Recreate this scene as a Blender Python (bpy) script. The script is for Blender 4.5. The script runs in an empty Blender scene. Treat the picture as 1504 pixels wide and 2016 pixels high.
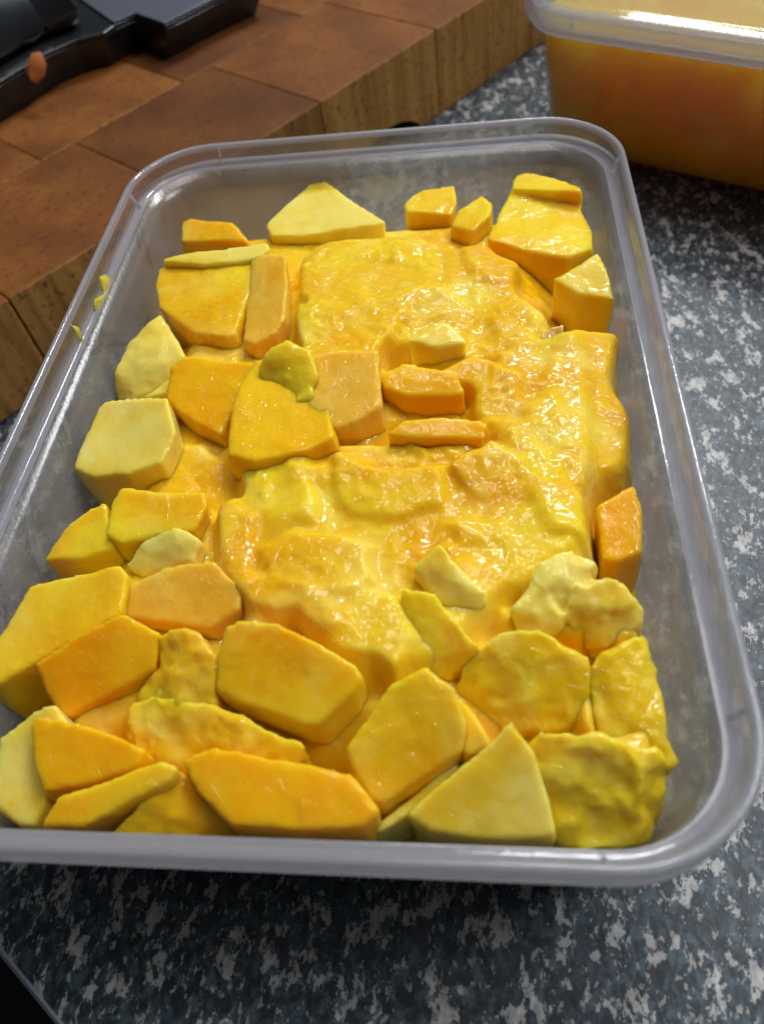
import bpy, bmesh, math, random
import numpy as np
from mathutils import Vector, Matrix

# ------------------------------------------------------------------ camera
# world: metres, countertop at z = 0, centre of the open container at the origin.  Lengths below are written in mm.
MM = 0.001
RIM = 47.0                      # height of the container rim above the counter
CAM = np.array([25.729, -106.005, 95.633 + RIM])
PITCH, YAW, ROLL, FPX = 0.91641, 0.20956, -0.18572, 1512.04
IW, IH = 1504.0, 2016.0
_f = np.array([-math.sin(YAW)*math.cos(PITCH), math.cos(YAW)*math.cos(PITCH), -math.sin(PITCH)])
_r0 = np.array([math.cos(YAW), math.sin(YAW), 0.0]); _u0 = np.cross(_r0, _f)
_r = math.cos(ROLL)*_r0 + math.sin(ROLL)*_u0
_u = -math.sin(ROLL)*_r0 + math.cos(ROLL)*_u0

sc = bpy.context.scene
col = sc.collection
cam_d = bpy.data.cameras.new('camera'); cam = bpy.data.objects.new('camera', cam_d); col.objects.link(cam)
M = Matrix(((_r[0], _u[0], -_f[0], CAM[0]*MM), (_r[1], _u[1], -_f[1], CAM[1]*MM), (_r[2], _u[2], -_f[2], CAM[2]*MM), (0, 0, 0, 1)))
cam.matrix_world = M
cam_d.sensor_fit = 'VERTICAL'; cam_d.sensor_height = 36.0; cam_d.lens = 36.0*FPX/IH
cam_d.clip_start = 0.005; cam_d.clip_end = 20.0
cam_d.dof.use_dof = True; cam_d.dof.focus_distance = 0.148; cam_d.dof.aperture_fstop = 17.0
sc.camera = cam

# ------------------------------------------------------------------ light
w = bpy.data.worlds.new('World'); sc.world = w; w.use_nodes = True
w.node_tree.nodes['Background'].inputs[0].default_value = (0.80, 0.88, 1.0, 1)
w.node_tree.nodes['Background'].inputs[1].default_value = 0.08

def area(name, loc, target, sx, sy, power, colr, spread=math.pi):
    d = bpy.data.lights.new(name, 'AREA'); d.shape = 'RECTANGLE'; d.size = sx; d.size_y = sy
    d.energy = power; d.color = colr; d.spread = spread
    o = bpy.data.objects.new(name, d); col.objects.link(o); o.location = loc
    o.rotation_euler = (Vector(target) - Vector(loc)).to_track_quat('-Z', 'Y').to_euler()
    return o
area('kitchen_lamp', (0.24, 0.66, 0.82), (0.03, 0.02, 0.03), 0.42, 0.14, 9.5, (0.95, 0.97, 1.0))
area('side_lamp', (0.58, 0.16, 0.85), (0.0, 0.0, 0.02), 0.35, 0.35, 7.0, (0.88, 0.94, 1.0))
area('ceiling_lamp', (0.05, 0.40, 1.25), (0.0, 0.05, 0.0), 0.40, 0.40, 5.0, (1.0, 0.97, 0.92))

vs = sc.view_settings
vs.view_transform = 'Standard'; vs.look = 'None'; vs.gamma = 1.0; vs.use_curve_mapping = False; vs.exposure = -0.50
sc.render.engine = 'CYCLES'
cy = sc.cycles
cy.use_denoising = True; cy.denoising_prefilter = 'FAST'; cy.denoising_input_passes = 'RGB_ALBEDO_NORMAL'; cy.denoiser = 'OPENIMAGEDENOISE'
cy.max_bounces = 10; cy.transparent_max_bounces = 24; cy.transmission_bounces = 8; cy.diffuse_bounces = 4
cy.glossy_bounces = 4
cy.sample_clamp_indirect = 6.0; cy.caustics_reflective = False; cy.caustics_refractive = True

# ------------------------------------------------------------------ helpers
def un(x, y, z):
    """point of height z (mm) that the photograph shows at pixel x, y"""
    d = _f + _r*(x - IW/2)/FPX - _u*(y - IH/2)/FPX
    return CAM + d*((z - CAM[2])/d[2])

def mesh_obj(name, verts, faces, mat, parent=None, smooth=True, scale=MM):
    me = bpy.data.meshes.new(name)
    v = np.asarray(verts, dtype=np.float64)*scale
    me.from_pydata(v.tolist(), [], faces if isinstance(faces, list) else faces.tolist())
    if smooth: me.polygons.foreach_set('use_smooth', np.ones(len(me.polygons), dtype=bool))
    me.materials.append(mat); me.update()
    o = bpy.data.objects.new(name, me); col.objects.link(o)
    if parent: o.parent = parent
    return o

def tag(o, label=None, cat=None, group=None, kind=None):
    if label: o['label'] = label
    if cat: o['category'] = cat
    if group: o['group'] = group
    if kind: o['kind'] = kind
    return o

def empty(name, loc):
    o = bpy.data.objects.new(name, None); col.objects.link(o)
    o.location = [c*MM for c in loc]; o.empty_display_size = 0.02
    return o

def adopt(child, parent):
    """parent a mesh written in world millimetres to an Empty, keeping its place"""
    bpy.context.view_layer.update()
    child.parent = parent
    child.matrix_parent_inverse = parent.matrix_world.inverted()
    return child

# vectorised gradient noise ------------------------------------------------
_rng = np.random.RandomState(7)
_perm = _rng.permutation(256); _perm = np.concatenate([_perm, _perm, _perm])
_grad = _rng.normal(size=(256, 3)); _grad /= np.linalg.norm(_grad, axis=1)[:, None]
def perlin(P):
    P = np.asarray(P, dtype=np.float64)
    i = np.floor(P).astype(np.int64); f = P - i; i &= 255
    u = f*f*f*(f*(f*6 - 15) + 10)
    out = 0.0
    for dx in (0, 1):
        wx = u[:, 0] if dx else 1 - u[:, 0]
        for dy in (0, 1):
            wy = u[:, 1] if dy else 1 - u[:, 1]
            for dz in (0, 1):
                wz = u[:, 2] if dz else 1 - u[:, 2]
                h = _perm[_perm[_perm[i[:, 0] + dx] + i[:, 1] + dy] + i[:, 2] + dz]
                g = _grad[h]
                out = out + wx*wy*wz*(g[:, 0]*(f[:, 0] - dx) + g[:, 1]*(f[:, 1] - dy) + g[:, 2]*(f[:, 2] - dz))
    return out*1.6
def fbm(P, octaves=3, gain=0.5):
    s = 0; a = 1.0
    for k in range(octaves):
        s = s + a*perlin(P*(2.03**k) + 17.3*k); a *= gain
    return s

# ------------------------------------------------------------------ materials
def new_mat(name):
    m = bpy.data.materials.new(name); m.use_nodes = True
    nt = m.node_tree; nt.nodes.clear()
    out = nt.nodes.new('ShaderNodeOutputMaterial')
    return m, nt, out
def N(nt, kind, **kw):
    n = nt.nodes.new(kind)
    for k, v in kw.items():
        if k.startswith('_'): setattr(n, k[1:], v)
        else: n.inputs[k.replace('__', ' ')].default_value = v
    return n
def ramp(nt, stops, interp='LINEAR'):
    n = nt.nodes.new('ShaderNodeValToRGB'); cr = n.color_ramp; cr.interpolation = interp
    while len(cr.elements) > 1: cr.elements.remove(cr.elements[-1])
    cr.elements[0].position = stops[0][0]; cr.elements[0].color = (*stops[0][1], 1)
    for p, c in stops[1:]:
        e = cr.elements.new(p); e.color = (*c, 1)
    return n
def mixc(nt, a, b, fac, mode='MIX'):
    n = nt.nodes.new('ShaderNodeMix'); n.data_type = 'RGBA'; n.blend_type = mode
    for s, v in ((n.inputs[0], fac), (n.inputs[6], a), (n.inputs[7], b)):
        if hasattr(v, 'is_output'): nt.links.new(v, s)
        elif isinstance(v, (int, float)): s.default_value = v
        else: s.default_value = (*v, 1)
    return n.outputs[2]
def coords(nt, scale=(1, 1, 1), rot=(0, 0, 0)):
    tc = nt.nodes.new('ShaderNodeTexCoord'); mp = nt.nodes.new('ShaderNodeMapping')
    mp.inputs['Scale'].default_value = scale; mp.inputs['Rotation'].default_value = rot
    geo = nt.nodes.new('ShaderNodeNewGeometry')
    nt.links.new(geo.outputs['Position'], mp.inputs['Vector'])
    return mp.outputs['Vector']
def noise(nt, vec, scale, detail=3, rough=0.5, dist=0.0, out='Fac'):
    n = N(nt, 'ShaderNodeTexNoise', Scale=scale, Detail=detail, Roughness=rough, Distortion=dist)
    nt.links.new(vec, n.inputs['Vector']); return n.outputs[out]

def mango_mat(name, a, b, pale, wet=0.5, grain=1.0, pale_amt=0.5, fibre=0.22, sss=1.0):
    """flesh: colour a..b with paler fibre patches, light scattered inside, wet film on top"""
    m, nt, out = new_mat(name); L = nt.links.new
    v = coords(nt)
    gr = ramp(nt, [(0.36, (0, 0, 0)), (0.64, (1, 1, 1))]); L(noise(nt, v, 48, 2, 0.5, 0.3), gr.inputs[0])
    base = mixc(nt, a, b, gr.outputs[0])
    pm = ramp(nt, [(0.52, (0, 0, 0)), (0.72, (pale_amt,)*3)]); L(noise(nt, v, 85, 4, 0.55, 0.6), pm.inputs[0])
    base = mixc(nt, base, pale, pm.outputs[0])
    fm = ramp(nt, [(0.50, (0, 0, 0)), (0.70, (fibre,)*3)]); L(noise(nt, coords(nt, (1, 1, 0.45), (0.5, 0.4, 0.6)), 850, 3, 0.6), fm.inputs[0])
    base = mixc(nt, base, pale, fm.outputs[0])
    bs = N(nt, 'ShaderNodeBsdfPrincipled', Roughness=0.36, IOR=1.36); bs.inputs['Specular IOR Level'].default_value = 0.12
    L(base, bs.inputs['Base Color'])
    bs.inputs['Subsurface Weight'].default_value = sss
    bs.inputs['Subsurface Radius'].default_value = (1.0, 0.85, 0.45)
    bs.inputs['Subsurface Scale'].default_value = 0.0030
    # fine relief: strong where the flesh is mashed, weak on clean knife cuts
    mask = ramp(nt, [(0.42 - 0.22*wet, (0.15,)*3), (0.58 - 0.22*wet, (1,)*3)]); L(noise(nt, v, 70, 2, 0.5), mask.inputs[0])
    # juice film: low terraces whose thin curved edges catch the lamps, and tiny beads
    ra = ramp(nt, [(0.30, (0,)*3), (0.35, (0.3,)*3), (0.43, (0.3,)*3), (0.475, (0.62,)*3), (0.53, (0.62,)*3), (0.575, (1,)*3), (0.64, (1,)*3), (0.69, (0.6,)*3)])
    L(noise(nt, v, 165, 2, 0.55, 0.9), ra.inputs[0])
    rb = ramp(nt, [(0.50, (0,)*3), (0.60, (0.40,)*3)]); L(noise(nt, v, 560*grain, 1, 0.5, 0.5), rb.inputs[0])
    n3 = noise(nt, v, 950*grain, 0)
    add0 = N(nt, 'ShaderNodeMath', _operation='ADD'); L(ra.outputs[0], add0.inputs[0]); L(rb.outputs[0], add0.inputs[1])
    add = N(nt, 'ShaderNodeMath', _operation='MULTIPLY_ADD'); add.inputs[1].default_value = 0.10 + 0.25*(grain - 1.0)
    L(n3, add.inputs[0]); L(add0.outputs[0], add.inputs[2])
    bp = N(nt, 'ShaderNodeBump', Distance=0.00042); L(add.outputs[0], bp.inputs['Height'])
    st = N(nt, 'ShaderNodeMath', _operation='MULTIPLY'); st.inputs[1].default_value = 0.45 + 0.55*wet
    L(mask.outputs[0], st.inputs[0]); L(st.outputs[0], bp.inputs['Strength'])
    bp2 = N(nt, 'ShaderNodeBump', Distance=0.00015); L(add.outputs[0], bp2.inputs['Height'])
    st2 = N(nt, 'ShaderNodeMath', _operation='MULTIPLY'); st2.inputs[1].default_value = 0.6
    L(st.outputs[0], st2.inputs[0]); L(st2.outputs[0], bp2.inputs['Strength']); L(bp2.outputs[0], bs.inputs['Normal'])
    bs.inputs['Coat Weight'].default_value = 0.24 + 0.36*wet
    bs.inputs['Coat Roughness'].default_value = 0.03
    bs.inputs['Coat IOR'].default_value = 1.5
    L(bp.outputs[0], bs.inputs['Coat Normal'])
    L(bs.outputs[0], out.inputs[0])
    return m
MAT = {}
MAT['orange'] = mango_mat('mango_orange', (0.83, 0.36, 0.002), (0.86, 0.52, 0.008), (0.87, 0.58, 0.03), 0.50, pale_amt=0.3)
MAT['yellow'] = mango_mat('mango_yellow', (0.82, 0.42, 0.003), (0.86, 0.62, 0.018), (0.87, 0.68, 0.10), 0.60)
MAT['pale']   = mango_mat('mango_pale', (0.80, 0.55, 0.025), (0.85, 0.71, 0.15), (0.87, 0.75, 0.24), 0.45, pale_amt=0.7)
MAT['green']  = mango_mat('mango_greenish', (0.76, 0.49, 0.004), (0.83, 0.64, 0.022), (0.86, 0.72, 0.16), 0.95)
MAT['mash']   = mango_mat('mango_mashed', (0.79, 0.41, 0.003), (0.84, 0.59, 0.018), (0.86, 0.70, 0.15), 0.95, pale_amt=0.6, fibre=0.12)
MAT['peach']  = mango_mat('mango_skin_side', (0.80, 0.40, 0.015), (0.84, 0.52, 0.05), (0.86, 0.62, 0.14), 0.85, grain=1.3)
MAT['bruise'] = mango_mat('mango_bruised', (0.50, 0.26, 0.05), (0.60, 0.34, 0.08), (0.66, 0.42, 0.14), 0.9)

def plastic_mat(name, tint, frost, milk, rough=0.16, wet=False, fog=False, relief=0.12, body_col=(0.80, 0.79, 0.80)):
    m, nt, out = new_mat(name); L = nt.links.new
    tr = N(nt, 'ShaderNodeBsdfTransparent', Color=(*tint, 1))
    rf = N(nt, 'ShaderNodeBsdfRefraction', Color=(*tint, 1), Roughness=0.22, IOR=1.12)
    tl = N(nt, 'ShaderNodeBsdfTranslucent', Color=(*body_col, 1))
    df = N(nt, 'ShaderNodeBsdfDiffuse', Color=(*[c*0.93 for c in body_col], 1))
    gl = N(nt, 'ShaderNodeBsdfGlossy', Color=(1, 1, 1, 1), Roughness=rough)
    v = coords(nt)
    see = N(nt, 'ShaderNodeMixShader'); see.inputs[0].default_value = frost; L(tr.outputs[0], see.inputs[1]); L(rf.outputs[0], see.inputs[2])
    mk = N(nt, 'ShaderNodeMixShader'); mk.inputs[0].default_value = 0.45; L(tl.outputs[0], mk.inputs[1]); L(df.outputs[0], mk.inputs[2])
    body = N(nt, 'ShaderNodeMixShader')
    if wet:   # juice films make patches of the frosted wall clear
        rp = ramp(nt, [(0.54, (milk,)*3), (0.58, (milk*0.5,)*3), (0.63, (milk*1.4,)*3), (0.70, (milk,)*3)])
        L(noise(nt, v, 38, 5, 0.62, 1.2), rp.inputs[0]); L(rp.outputs[0], body.inputs[0])
    elif fog:   # condensation
        rp = ramp(nt, [(0.45, (milk*0.5,)*3), (0.75, (milk*4.5,)*3)])
        L(noise(nt, v, 26, 3, 0.5, 0.4), rp.inputs[0]); L(rp.outputs[0], body.inputs[0])
    else:
        body.inputs[0].default_value = milk
    L(see.outputs[0], body.inputs[1]); L(mk.outputs[0], body.inputs[2])
    fr0 = N(nt, 'ShaderNodeFresnel', IOR=1.45); geo = nt.nodes.new('ShaderNodeNewGeometry')
    inv = N(nt, 'ShaderNodeMath', _operation='SUBTRACT'); inv.inputs[0].default_value = 1.0; L(geo.outputs['Backfacing'], inv.inputs[1])
    fr = N(nt, 'ShaderNodeMath', _operation='MULTIPLY'); L(fr0.outputs[0], fr.inputs[0]); L(inv.outputs[0], fr.inputs[1])
    bp = N(nt, 'ShaderNodeBump', Strength=relief, Distance=0.0004); L(noise(nt, v, 700, 2, 0.6), bp.inputs['Height'])
    L(bp.outputs[0], gl.inputs['Normal'])
    fin = N(nt, 'ShaderNodeMixShader'); L(fr.outputs[0], fin.inputs[0]); L(body.outputs[0], fin.inputs[1]); L(gl.outputs[0], fin.inputs[2])
    L(fin.outputs[0], out.inputs[0])
    return m
MAT['wall'] = plastic_mat('frosted_plastic_wall', (0.93, 0.93, 0.93), 0.35, 0.27, 0.22, wet=True, body_col=(0.82, 0.79, 0.76))
MAT['rim'] = plastic_mat('clear_plastic_band', (0.94, 0.94, 0.95), 0.30, 0.10, 0.13)
MAT['lip'] = plastic_mat('frosted_plastic_edge', (0.93, 0.93, 0.97), 0.50, 0.46, 0.12, body_col=(0.79, 0.80, 0.87))
MAT['tub_fog'] = plastic_mat('fogged_plastic_wall', (0.99, 0.99, 0.99), 0.04, 0.035, 0.16, fog=True)
MAT['lid'] = plastic_mat('clear_plastic_lid', (0.95, 0.95, 0.96), 0.10, 0.20, 0.05, relief=0.03)

def counter_mat():
    m, nt, out = new_mat('speckled_laminate'); L = nt.links.new
    v = coords(nt, (1, 0.62, 1), (0, 0, math.radians(-38)))
    big = noise(nt, v, 250, 8, 0.73, 0.2)
    mid = noise(nt, coords(nt, (1, 0.7, 1), (0, 0, math.radians(-30))), 480, 5, 0.7, 0.3)
    dark = ramp(nt, [(0.40, (0.006, 0.009, 0.013)), (0.50, (0.022, 0.036, 0.046)), (0.60, (0.062, 0.090, 0.108))]); L(mid, dark.inputs[0])
    pal = ramp(nt, [(0.3, (0.20, 0.19, 0.185)), (0.6, (0.48, 0.46, 0.44))]); L(mid, pal.inputs[0])
    k = ramp(nt, [(0.54, (0, 0, 0)), (0.565, (1, 1, 1))]); L(big, k.inputs[0])
    c = mixc(nt, dark.outputs[0], pal.outputs[0], k.outputs[0])
    fl = ramp(nt, [(0.60, (0, 0, 0)), (0.64, (0.8,)*3)]); L(noise(nt, v, 700, 3, 0.6), fl.inputs[0])
    c = mixc(nt, c, (0.34, 0.33, 0.31), fl.outputs[0])
    dk = ramp(nt, [(0.36, (0.75,)*3), (0.42, (0, 0, 0))]); L(noise(nt, v, 520, 3, 0.6), dk.inputs[0])
    c = mixc(nt, c, (0.014, 0.017, 0.024), dk.outputs[0])
    bs = N(nt, 'ShaderNodeBsdfPrincipled', Roughness=0.42, IOR=1.45); L(c, bs.inputs['Base Color'])
    bp = N(nt, 'ShaderNodeBump', Strength=0.15, Distance=0.0004); L(noise(nt, v, 900, 2), bp.inputs['Height']); L(bp.outputs[0], bs.inputs['Normal'])
    L(bs.outputs[0], out.inputs[0]); return m
MAT['counter'] = counter_mat()

def wood_mat(name, dark, light, ang, seed):
    """end grain on top (growth rings), straight vertical grain on the sides"""
    m, nt, out = new_mat(name); L = nt.links.new
    geo = nt.nodes.new('ShaderNodeNewGeometry'); sep = nt.nodes.new('ShaderNodeSeparateXYZ'); L(geo.outputs['Normal'], sep.inputs[0])
    side = ramp(nt, [(0.5, (1, 1, 1)), (0.8, (0, 0, 0))]); L(sep.outputs[2], side.inputs[0])
    mp = nt.nodes.new('ShaderNodeMapping'); L(geo.outputs['Position'], mp.inputs[0])
    mp.inputs['Location'].default_value = (seed*0.37, seed*0.21, 0); mp.inputs['Rotation'].default_value = (0, 0, ang)
    v = mp.outputs[0]
    wv = N(nt, 'ShaderNodeTexWave', Scale=9.0, Distortion=5.0, Detail=4.0); wv.inputs['Detail Scale'].default_value = 1.6
    L(v, wv.inputs[0])
    rings = mixc(nt, wv.outputs['Fac'], noise(nt, v, 60, 6, 0.7), 0.80)
    mv = nt.nodes.new('ShaderNodeMapping'); L(geo.outputs['Position'], mv.inputs[0]); mv.inputs['Scale'].default_value = (1, 1, 0.05)
    vert = noise(nt, mv.outputs[0], 330, 4, 0.6)
    pat = mixc(nt, rings, vert, side.outputs[0])
    cr = ramp(nt, [(0.28, dark), (0.55, tuple(0.45*d + 0.55*l for d, l in zip(dark, light))), (0.75, light)]); L(pat, cr.inputs[0])
    topd = mixc(nt, cr.outputs[0], (0.41, 0.268, 0.17), 1.0, 'MULTIPLY')     # upper faces darker and redder than the sides
    base = mixc(nt, topd, cr.outputs[0], side.outputs[0])
    po = ramp(nt, [(0.30, (0.55,)*3), (0.42, (0, 0, 0))]); L(noise(nt, v, 520, 2, 0.5), po.inputs[0])
    base = mixc(nt, base, (0.05, 0.02, 0.01), po.outputs[0])
    bs = N(nt, 'ShaderNodeBsdfPrincipled', Roughness=0.62); bs.inputs['Specular IOR Level'].default_value = 0.25; L(base, bs.inputs['Base Color'])
    bp = N(nt, 'ShaderNodeBump', Strength=0.25, Distance=0.00042); L(pat, bp.inputs['Height']); L(bp.outputs[0], bs.inputs['Normal'])
    L(bs.outputs[0], out.inputs[0]); return m
def simple_mat(name, colr, rough, coat=0.0, bump=0.0, bscale=300):
    m, nt, out = new_mat(name); L = nt.links.new
    bs = N(nt, 'ShaderNodeBsdfPrincipled', Roughness=rough)
    v = coords(nt)
    L(mixc(nt, colr, tuple(c*0.8 for c in colr), noise(nt, v, 90, 3)), bs.inputs['Base Color'])
    bs.inputs['Coat Weight'].default_value = coat; bs.inputs['Coat Roughness'].default_value = 0.08
    if bump:
        bp = N(nt, 'ShaderNodeBump', Strength=bump, Distance=0.00042); L(noise(nt, v, bscale, 3), bp.inputs['Height']); L(bp.outputs[0], bs.inputs['Normal'])
    L(bs.outputs[0], out.inputs[0]); return m
MAT['black'] = simple_mat('black_plastic', (0.010, 0.012, 0.014), 0.28, 0.3, 0.1, 200)
MAT['grey_film'] = simple_mat('grey_film', (0.10, 0.11, 0.14), 0.3, 0.4)
MAT['floor'] = simple_mat('floor_in_shade', (0.006, 0.004, 0.004), 0.7)  # near black base colour stands in for the shade under the counter
MAT['edge'] = simple_mat('laminate_edge', (0.30, 0.32, 0.38), 0.4)
MAT['scrap'] = simple_mat('orange_scrap', (0.40, 0.11, 0.025), 0.4, 0.3, 0.5)
MAT['glue'] = simple_mat('dark_glue_line', (0.035, 0.014, 0.008), 0.6)
def puree_mat():
    m, nt, out = new_mat('mango_puree'); L = nt.links.new
    v = coords(nt)
    c = ramp(nt, [(0.35, (0.80, 0.41, 0.004)), (0.55, (0.85, 0.50, 0.008)), (0.72, (0.88, 0.66, 0.08))]); L(noise(nt, v, 42, 4, 0.6, 0.8), c.inputs[0])
    bs = N(nt, 'ShaderNodeBsdfPrincipled', Roughness=0.4); bs.inputs['Specular IOR Level'].default_value = 0.1; L(c.outputs[0], bs.inputs['Base Color'])
    bs.inputs['Subsurface Weight'].default_value = 0.8; bs.inputs['Subsurface Radius'].default_value = (1, 0.55, 0.08); bs.inputs['Subsurface Scale'].default_value = 0.060
    L(bs.outputs[0], out.inputs[0]); return m
MAT['puree'] = puree_mat()

# ------------------------------------------------------------------ countertop and the dark below its front edge
p0 = un(0, 1880, 0)[:2]; p1 = un(110, 2016, 0)[:2]
ed = (p1 - p0)/np.linalg.norm(p1 - p0); en = np.array([-ed[1], ed[0]])     # en points into the counter
a0 = p0 - ed*900; a1 = p0 + ed*1200
prof = [(3.0, -38), (0.0, -36), (0.0, -2.2), (0.6, -0.7), (2.2, 0.0), (1500, 0.0), (1500, -38)]
V = []; Fc = []
for base in (a0, a1):
    for t, z in prof: V.append([base[0] + en[0]*t, base[1] + en[1]*t, z])
n = len(prof)
for k in range(n): Fc.append([k, k + n, (k + 1) % n + n, (k + 1) % n])
Fc += [list(range(n))[::-1], [n + k for k in range(n)]]
ct = mesh_obj('countertop', V, Fc, MAT['counter'], smooth=False); tag(ct, 'dark speckled blue grey laminate kitchen countertop', kind='structure')
# thin pale trim line along the front edge of the laminate
V = []; prof = [(-0.2, -1.2), (-0.2, -0.75), (0.45, 0.12), (0.75, -0.6)]
for base in (a0, a1):
    for t, z in prof: V.append([base[0] + en[0]*t, base[1] + en[1]*t, z])
Fc = [[k, k + 4, (k + 1) % 4 + 4, (k + 1) % 4] for k in range(4)] + [[3, 2, 1, 0], [4, 5, 6, 7]]
tr = mesh_obj('edge_trim', V, Fc, MAT['edge'], parent=ct, smooth=False)
fl = mesh_obj('floor', [[-2500, -2500, -880], [2500, -2500, -880], [2500, 2500, -880], [-2500, 2500, -880]], [[0, 1, 2, 3]], MAT['floor'], smooth=False)
tag(fl, 'floor below the counter edge, coloured near black for the shade there', kind='structure')

# ------------------------------------------------------------------ chopping board of glued end-grain blocks
BT = 29.5
B0 = un(858, 57, BT)[:2]; A0 = un(66, 557, BT)[:2]
e1 = (B0 - A0)/np.linalg.norm(B0 - A0); e2 = np.array([-e1[1], e1[0]])
board = empty('chopping_board', (*B0, 0)); tag(board, 'thick end grain wooden chopping board of brown glued blocks', 'chopping board')
woods = []
rw = random.Random(5)
for k in range(6):
    sh = rw.uniform(0.70, 1.15)
    woods.append(wood_mat('board_wood_%s' % 'abcdef'[k], (0.27*sh, 0.12*sh, 0.030*sh), (0.56*sh, 0.30*sh, 0.080*sh), rw.uniform(0, 3), k + 1))
def block(s0, s1, t0, t1, mat, name='wood_block'):
    bm = bmesh.new(); g = 0.20
    vs_ = []
    for z in (0.0, BT):
        for s, t in ((s0 + g, t0 + g), (s1 - g, t0 + g), (s1 - g, t1 - g), (s0 + g, t1 - g)):
            q = e1*s + e2*t; vs_.append(bm.verts.new((q[0]*MM, q[1]*MM, z*MM)))
    for f in ((3, 2, 1, 0), (4, 5, 6, 7), (0, 1, 5, 4), (1, 2, 6, 5), (2, 3, 7, 6), (3, 0, 4, 7)):
        bm.faces.new([vs_[i] for i in f])
    bmesh.ops.bevel(bm, geom=list(bm.edges), offset=0.0006, segments=2, affect='EDGES', profile=0.6)
    me = bpy.data.meshes.new(name); bm.to_mesh(me); bm.free(); me.materials.append(mat)
    o = bpy.data.objects.new(name, me); col.objects.link(o); o.parent = board
    return o
rows = [(0, 54.5, 0.0), (54.5, 98, -12.5), (98, 150, 8), (150, 205, -20), (205, 262, 5)]
blocks = []; bk = 0
for ri, (t0, t1, off) in enumerate(rows):
    s = -58.2*5 + off
    edges = [-300] + [e for e in np.arange(-58.2*4 + off, 118, 58.2)] + [120]
    for s0, s1 in zip(edges[:-1], edges[1:]):
        if s1 - s0 < 4: continue
        blocks.append((ri, s0, s1, block(s0, s1, t0, t1, woods[(bk*5 + ri*2) % 6]))); bk += 1
q = [e1*s + e2*t + B0 for s, t in ((-299.2, 16.0), (119.2, 16.0), (119.2, 261.2), (-299.2, 261.2))]
core = mesh_obj('glue_core', [[*p, 0.6] for p in q] + [[*p, BT - 0.75] for p in q], [[3, 2, 1, 0], [4, 5, 6, 7], [0, 1, 5, 4], [1, 2, 6, 5], [2, 3, 7, 6], [3, 0, 4, 7]], MAT['glue'], smooth=False)
adopt(core, board)
# finger grip scooped out of the front side
cut = mesh_obj('grip_cutter', *(lambda u: (u[0], u[1]))((lambda s0, s1, z0: (
    [[*(B0 + e1*s + e2*t), z] for t in (-12, 11) for s, z in
     [(s0 + (s1 - s0)*(0.5 - 0.5*math.cos(math.pi*k/14)), -6 + z0*math.sin(math.pi*k/14)) for k in range(15)]],
    [[k, k + 1, k + 16, k + 15] for k in range(14)] + [[14, 0, 15, 29], list(range(15))[::-1], list(range(15, 30))]))(-48, -8, 13.5)), MAT['glue'])
for ri, s0, s1, o in blocks + [(0, -60, 0, core)]:
    if ri == 0 and s1 > -47 and s0 < -3:
        bo = o.modifiers.new('grip', 'BOOLEAN'); bo.object = cut; bo.operation = 'DIFFERENCE'; bo.solver = 'EXACT'
bpy.context.view_layer.update(); dg = bpy.context.evaluated_depsgraph_get()
for ri, s0, s1, o in blocks + [(0, -60, 0, core)]:
    if o.modifiers:
        me = bpy.data.meshes.new_from_object(o.evaluated_get(dg)); o.modifiers.clear(); o.data = me
bpy.data.objects.remove(cut)

# ------------------------------------------------------------------ rounded rectangular tubs
HX, HY, RAD = 60.0, 86.0, 19.5
NC = 14
def ring(inset, z, hx=HX, hy=HY, rad=RAD):
    """closed loop of a rounded rectangle, inset from the rim outline"""
    a, b = hx - inset, hy - inset; r = max(rad - inset, 4.0)
    pts = []
    for cx, cy_, st in ((a - r, b - r, 0), (-(a - r), b - r, 90), (-(a - r), -(b - r), 180), (a - r, -(b - r), 270)):
        for k in range(NC + 1):
            an = math.radians(st + 90*k/NC); pts.append((cx + r*math.cos(an), cy_ + r*math.sin(an), z))
    # extra points along the straight sides keep them gently bowed
    out = []
    for i, p in enumerate(pts):
        qn = pts[(i + 1) % len(pts)]; out.append(p)
        L_ = math.dist(p, qn)
        if L_ > 30:
            for k in range(1, 12): out.append(tuple(p[j] + (qn[j] - p[j])*k/12 for j in range(3)))
    return out
def loft(rings, cap0=False, cap1=False):
    V = [p for r in rings for p in r]; n = len(rings[0]); F = []
    for i in range(len(rings) - 1):
        for k in range(n):
            F.append([i*n + k, i*n + (k + 1) % n, (i + 1)*n + (k + 1) % n, (i + 1)*n + k])
    if cap0: F.append(list(range(n))[::-1])
    if cap1: F.append([(len(rings) - 1)*n + k for k in range(n)])
    return V, F
LEDGE = RIM - 5.0
def wall_in(z):     # inset of the inner wall at height z
    t = np.clip((np.asarray(z, dtype=float) - 2.0)/(LEDGE - 2.0), 0, 1.2)
    return 10.2 - 6.2*t
def body_profile():
    o_ = []
    for z, e in ((0.0, 4.5), (0.3, 2.2), (1.5, 0.6), (4, 0.0), (14, 0), (26, 0), (36, 0), (LEDGE - 0.9, 0)):
        o_.append((float(wall_in(z)) - 0.9 + e, z))
    i_ = []
    for z, e in ((LEDGE - 0.05, 0), (36, 0), (26, 0), (14, 0), (5, 0), (2.4, 0.9), (1.2, 3.0), (0.9, 6)):
        i_.append((float(wall_in(z)) + e, z))
    return o_ + i_
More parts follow.
